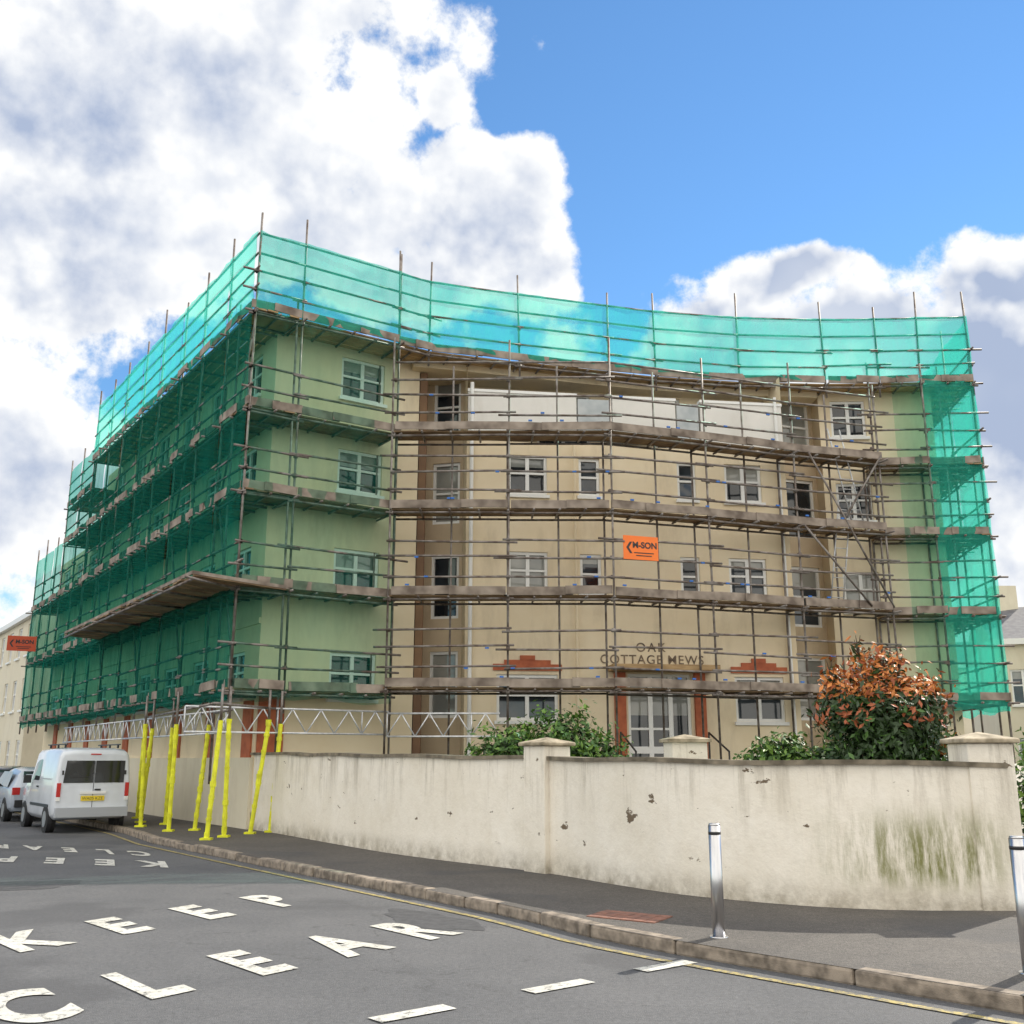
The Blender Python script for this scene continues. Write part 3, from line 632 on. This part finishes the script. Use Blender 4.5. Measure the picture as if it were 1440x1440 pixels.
def cdet(mb):
    for s in (1,-1):
        mb.box((.04,s*.7,.84),(.05,0,0),(0,.1,0),(0,0,.1),REDL);mb.box((2.4,s*.95,1.0),(.05,0,0),(0,.08,0),(0,0,.06),BLACK);mb.box((3.88,s*.6,.68),(.07,0,0),(0,.13,0),(0,0,.07),WHITE)
    mb.box((-.02,0,.5),(.05,0,0),(0,.72,0),(0,0,.1),BLACK);mb.box((-.03,0,.74),(.01,0,0),(0,.26,0),(0,0,.055),PLATE)
vehicle('parked_car',(-13.35,30.2,0),(-.569,.822),cst,CARP,cglass(),[.7,3.2],.31,cdet)
vehicle('parked_car',(-16.4,34.8,0),(-.569,.822),cst,DARKP,cglass(),[.7,3.2],.31,cdet)
vehicle('parked_car',(-20.2,35.5,0),(-.569,.822),cst,DARKP,cglass(),[.7,3.2],.31,cdet)

# ---------------------------------------------------------------- vegetation
def shrub(name,base,clumps,nleaf,size,mats,trunk=True):
    mb=MB();B=Vector(base)
    tot=sum(c[3]*c[4]*c[5] for c in clumps)
    zmax=max(c[2]+c[5] for c in clumps);zmin=min(c[2]-c[5] for c in clumps)
    for cx,cy,cz,rx,ry,rz in clumps:
        if trunk:
            mid=B+Vector((cx*.4,cy*.4,cz*.5));end=B+Vector((cx,cy,cz))
            mb.tube(B,mid,(.05,.035),BARK);mb.tube(mid,end,(.035,.012),BARK)
            for k in range(5):
                v=Vector(np.random.normal(size=3)).normalized();mb.tube(end,end+Vector((v.x*rx,v.y*ry,abs(v.z)*rz))*.95,(.014,.004),BARK,4)
        m=int(nleaf*rx*ry*rz/tot)
        for k in range(m):
            v=Vector(np.random.normal(size=3)).normalized();rr=random.random()**.4
            lump=1+.25*math.sin(v.x*7+cx*5)*math.sin(v.z*6+cy*3)+.16*math.sin(v.y*13)
            rr*=lump*random.uniform(.85,1.2)
            c=B+Vector((cx+v.x*rx*rr,cy+v.y*ry*rr,cz+v.z*rz*rr))
            nrm=(v+Vector(np.random.normal(size=3))*.7+Vector((0,0,.3))).normalized()
            a=nrm.orthogonal().normalized();a=Matrix.Rotation(random.uniform(0,6.28),3,nrm)@a;b=nrm.cross(a)
            s=size*random.uniform(.6,1.3);mt=mats((c.z-B.z-zmin)/(zmax-zmin),rr)
            mb.add([c-a*s,c-b*s*.42+nrm*s*.1,c+a*s,c+b*s*.42+nrm*s*.1],[(0,1,2,3)],mt)
    return mb.build(name)
def mt_photinia(z,r):
    if z>.62 and r>.55 and random.random()<.8: return LEAFM[2] if random.random()<.75 else LEAFM[5]
    if z>.45 and r>.9 and random.random()<.35: return LEAFM[5]
    return LEAFM[0] if random.random()<.78 else LEAFM[1]
shrub('photinia_shrub',(5.1,14.4,1.15),[(0,0,.95,.8,.7,.75),(-.45,.1,1.3,.42,.5,.5),(.4,-.1,1.25,.45,.5,.45),(.05,0,1.72,.3,.35,.4),(-.3,0,.4,.7,.6,.5),(.5,.1,.6,.5,.5,.5),(-.25,0,2.0,.13,.13,.3),(.3,0,1.75,.13,.13,.3),(-.65,0,1.68,.14,.14,.28),(.7,0,1.45,.14,.14,.25)],11000,.058,mt_photinia)
mt_green=lambda z,r:LEAFM[1] if random.random()<.6 else (LEAFM[3] if r>.8 and z>.4 else LEAFM[0])
shrub('laurel_shrub',(.6,19.3,1.15),[(-.6,0,.6,.75,.6,.6),(.35,0,.8,.75,.6,.65),(1.0,.1,.5,.6,.5,.5),(-1.1,.1,.35,.5,.4,.45),(.1,-.2,.3,1.2,.5,.4)],9000,.065,mt_green)
shrub('hedge_shrub',(3.9,15.6,1.15),[(-.1,0,.4,.5,.4,.45),(.6,-.2,.35,.55,.4,.4),(.2,.1,.65,.35,.35,.3)],4500,.055,mt_green)
shrub('orange_shrub',(6.0,14.6,1.15),[(0,0,.45,.5,.4,.45),(.3,.3,.3,.4,.4,.4)],2200,.055,lambda z,r:LEAFM[2] if random.random()<.5 else LEAFM[3])
shrub('roadside_shrub',(6.7,13.2,.12),[(0,0,1.2,.45,.45,.7),(.4,.3,.9,.6,.5,.7),(.1,.1,.5,.5,.5,.5)],6500,.055,mt_green)
def tree(name,base,h,r,n):
    cl_=[(random.uniform(-r,r)*.6,random.uniform(-r,r)*.6,h*random.uniform(.45,.9),r*random.uniform(.35,.6),r*random.uniform(.35,.6),r*random.uniform(.3,.5)) for _ in range(9)]
    shrub(name,base,cl_,n,.16,mt_green)
tree('street_tree',(24,38,.12),5.5,2.4,5000)
mb=MB()
for k in range(900):
    i=random.randint(20,80);p=Vector(ks[min(i,len(ks)-2)]);q=Vector(ks[min(i+1,len(ks)-1)]);t=(q-p).normalized();n_=Vector((-t.y,t.x))
    on=random.random()<.35
    o=-random.uniform(.2,2.2) if on else abs(random.gauss(0,.09))+.03
    c=p.lerp(q,random.random())+n_*o;z=.128 if on else .010
    s=random.uniform(.014,.04);a=random.uniform(0,6.28);A=Vector((math.cos(a),math.sin(a),random.uniform(-.2,.3)))*s;Bv=Vector((-math.sin(a),math.cos(a),random.uniform(-.2,.4)))*s*.6
    C=Vector((c.x,c.y,z+.008));mb.add([C-A,C-Bv,C+A,C+Bv],[(0,1,2,3)],LEAFM[4] if random.random()<.7 else BARK)
mb.build('fallen_leaves')

# ---------------------------------------------------------------- distant houses
def terrace(name,a,b,h,depth,nwin,m,ridge=2.0):
    e=empty(name);mb=MB();a=Vector(a);b=Vector(b);L=(b-a).length;t=(b-a)/L;bk=Vector((-t.y,t.x))*depth
    ops=[]
    for k in range(nwin):
        s=(k+.5)*L/nwin
        for z in [x for x in (1.9,4.8,7.4) if x+1<h]: ops.append((s-.5,s+.5,z-.8,z+.7,'w2'))
    wall(mb,tuple(a),tuple(b),.1,h,ops,m)
    A,B_=a+bk,b+bk
    mb.quad((*b,.1),(*B_,.1),(*B_,h),(*b,h),m);mb.quad((*A,.1),(*a,.1),(*a,h),(*A,h),m);mb.quad((*B_,.1),(*A,.1),(*A,h),(*B_,h),m)
    M1,M2=a+bk*.5,b+bk*.5;mb.quad((*a,h),(*b,h),(*M2,h+ridge),(*M1,h+ridge),SLATE);mb.quad((*B_,h),(*A,h),(*M1,h+ridge),(*M2,h+ridge),SLATE)
    mb.add([(*a,h),(*M1,h+ridge),(*A,h)],[(0,1,2)],m);mb.add([(*b,h),(*B_,h),(*M2,h+ridge)],[(0,1,2)],m)
    mb.beam((*(a-Vector((bk.x,bk.y))*.012),h-.1),(*(b-Vector((bk.x,bk.y))*.012),h-.1),.25,.25,WHITE)
    for f in (.1,.5,.9):
        c=M1.lerp(M2,f);mb.box((*c,h+ridge+.3),(.5,0,0),(0,.4,0),(0,0,.7),m)
    mb.build('house_shell',e)
s0=C0+U*29.5
terrace('terraced_house',tuple(s0+U*30+nS*-.8),tuple(s0+nS*-.8),8.6,9,12,FARW,1.6)
terrace('terraced_house',(21.0,45),(34,41),6.8,9,6,FARW)
terrace('terraced_house',(22,75),(50,60),8,9,9,FARW)

# ---------------------------------------------------------------- camera
cd_=bpy.data.cameras.new('camera');cd_.sensor_width=36;cd_.lens=36;cd_.clip_end=2000
cam=bpy.data.objects.new('camera',cd_);cam.location=(0,0,1.7);cam.rotation_euler=(R(90+13.6),0,0);COL.objects.link(cam);bpy.context.scene.camera=cam

# ---------------------------------------------------------------- light
EL,AZ=R(38),R(44)
sl=bpy.data.lights.new('sun','SUN');sl.energy=5.0;sl.angle=R(.5);sl.color=(1,.93,.81)
so=bpy.data.objects.new('sun',sl);COL.objects.link(so)
sd=Vector((math.sin(AZ)*math.cos(EL),math.cos(AZ)*math.cos(EL),math.sin(EL)));so.rotation_euler=(-sd).to_track_quat('-Z','Y').to_euler();so.location=(20,20,40)

w=bpy.data.worlds.new('World');bpy.context.scene.world=w;w.use_nodes=True;nt=w.node_tree
w.cycles.sampling_method='MANUAL';w.cycles.sample_map_resolution=256
bg=nt.nodes['Background'];bg.inputs['Strength'].default_value=.12
sky=N(nt,'ShaderNodeTexSky',sky_type='NISHITA');sky.sun_disc=False;sky.sun_elevation=EL;sky.sun_rotation=AZ;sky.dust_density=0.0;sky.ozone_density=3;sky.air_density=1.0
tc=N(nt,'ShaderNodeTexCoord');G=tc.outputs['Generated']
def vm(op,a,b=None):
    m=N(nt,'ShaderNodeVectorMath',operation=op)
    for i,x in enumerate((a,b)):
        if x is None: continue
        if isinstance(x,tuple): m.inputs[i].default_value=x
        else: nt.links.new(x,m.inputs[i])
    return m.outputs['Value'] if op in('LENGTH','DOT_PRODUCT') else m.outputs[0]
BL=[(-.46,.74,.40,.27),(-.58,.57,.38,.22),(-.31,.68,.20,.17),(-.24,.80,.13,.14),(-.21,.55,.17,.09),(-.46,.47,.26,.06),
 (-.05,.69,.045,.055),(-.02,.56,.085,.085),(.03,.61,.05,.05),(.0,.50,.07,.05),(-.12,.50,.14,.07),
 (-.54,.25,.24,.13),(.33,.41,.32,.10),(.52,.32,.47,.20),(.305,.51,.10,.045),(.56,.51,.16,.06),(-.3,.06,.9,.10),(.4,.1,.9,.16)]
s=N(nt,'ShaderNodeSeparateXYZ');nt.links.new(G,s.inputs[0])
y=mth(nt,'MAXIMUM',s.outputs[1],.22)
gx=mth(nt,'DIVIDE',s.outputs[0],y);gz=mth(nt,'DIVIDE',s.outputs[2],y)
cb=N(nt,'ShaderNodeCombineXYZ');nt.links.new(gx,cb.inputs[0]);nt.links.new(gz,cb.inputs[1])
wn=N(nt,'ShaderNodeTexNoise');wn.inputs['Scale'].default_value=6;wn.inputs['Detail'].default_value=3;nt.links.new(G,wn.inputs['Vector'])
wp=vm('MULTIPLY',vm('SUBTRACT',wn.outputs['Color'],(.5,.5,.5)),(.22,.22,0))
q=vm('ADD',cb.outputs[0],wp);cur=None
for x,z,rx,rz in BL:
    d=vm('LENGTH',vm('MULTIPLY',vm('SUBTRACT',q,(x,z,0)),(1/rx,1/rz,0)))
    v=mth(nt,'SUBTRACT',1.0,d)
    if cur is None: cur=v
    else:
        m=N(nt,'ShaderNodeMath',operation='SMOOTH_MAX');nt.links.new(cur,m.inputs[0]);nt.links.new(v,m.inputs[1]);m.inputs[2].default_value=.2;cur=m.outputs[0]
cur=mth(nt,'MAXIMUM',cur,-.65)
back_fill=sstep(nt,s.outputs[1],.35,.2);nb_=mth(nt,'SUBTRACT',1.,back_fill)
cur=mth(nt,'ADD',mth(nt,'MULTIPLY',cur,nb_),mth(nt,'MULTIPLY',back_fill,.35))  # unseen cloud cover added behind the camera as fill light
def cn_(vec,det):
    n1=N(nt,'ShaderNodeTexNoise');n1.inputs['Scale'].default_value=7.5;n1.inputs['Detail'].default_value=det;n1.inputs['Roughness'].default_value=.62
    nt.links.new(vec,n1.inputs['Vector']);return n1.outputs[0]
na=cn_(G,8);nb2=cn_(vm('ADD',G,tuple(v*.035 for v in (.3,.1,.95))),4)
d0=mth(nt,'ADD',cur,mth(nt,'MULTIPLY',mth(nt,'SUBTRACT',na,.5),2.5))
alpha=sstep(nt,d0,.0,.30)
thick=sstep(nt,mth(nt,'ADD',cur,mth(nt,'MULTIPLY',mth(nt,'SUBTRACT',nb2,.5),1.8)),.1,.95)
right=mth(nt,'MULTIPLY',sstep(nt,gx,.02,.25),nb_)
rel=mth(nt,'MULTIPLY',mth(nt,'SUBTRACT',na,nb2),5.0)
hz=sstep(nt,gz,.12,.42)
k=mth(nt,'ADD',.55,mth(nt,'MULTIPLY',mth(nt,'MULTIPLY',right,hz),.6))
light=mth(nt,'ADD',mth(nt,'SUBTRACT',1.0,mth(nt,'MULTIPLY',thick,k)),mth(nt,'MULTIPLY',rel,.5),clamp=True)
shade=mixc(nt,sstep(nt,wn.outputs['Fac'],.38,.62),(3.6,4.3,5.8),(5.4,5.9,6.9))
ccol=mixc(nt,light,shade,(9.1,9.1,9.0))
ccol=mixc(nt,back_fill,ccol,(15.4,14.7,13.4))  # added rear clouds brightened to fill the shaded facade
skyc=mixc(nt,1.,sky.outputs[0],(.98,1.32,1.48),'MULTIPLY')
nt.links.new(mixc(nt,alpha,skyc,ccol),bg.inputs['Color'])
vs=bpy.context.scene.view_settings;vs.view_transform='Standard';vs.look='None';vs.exposure=0
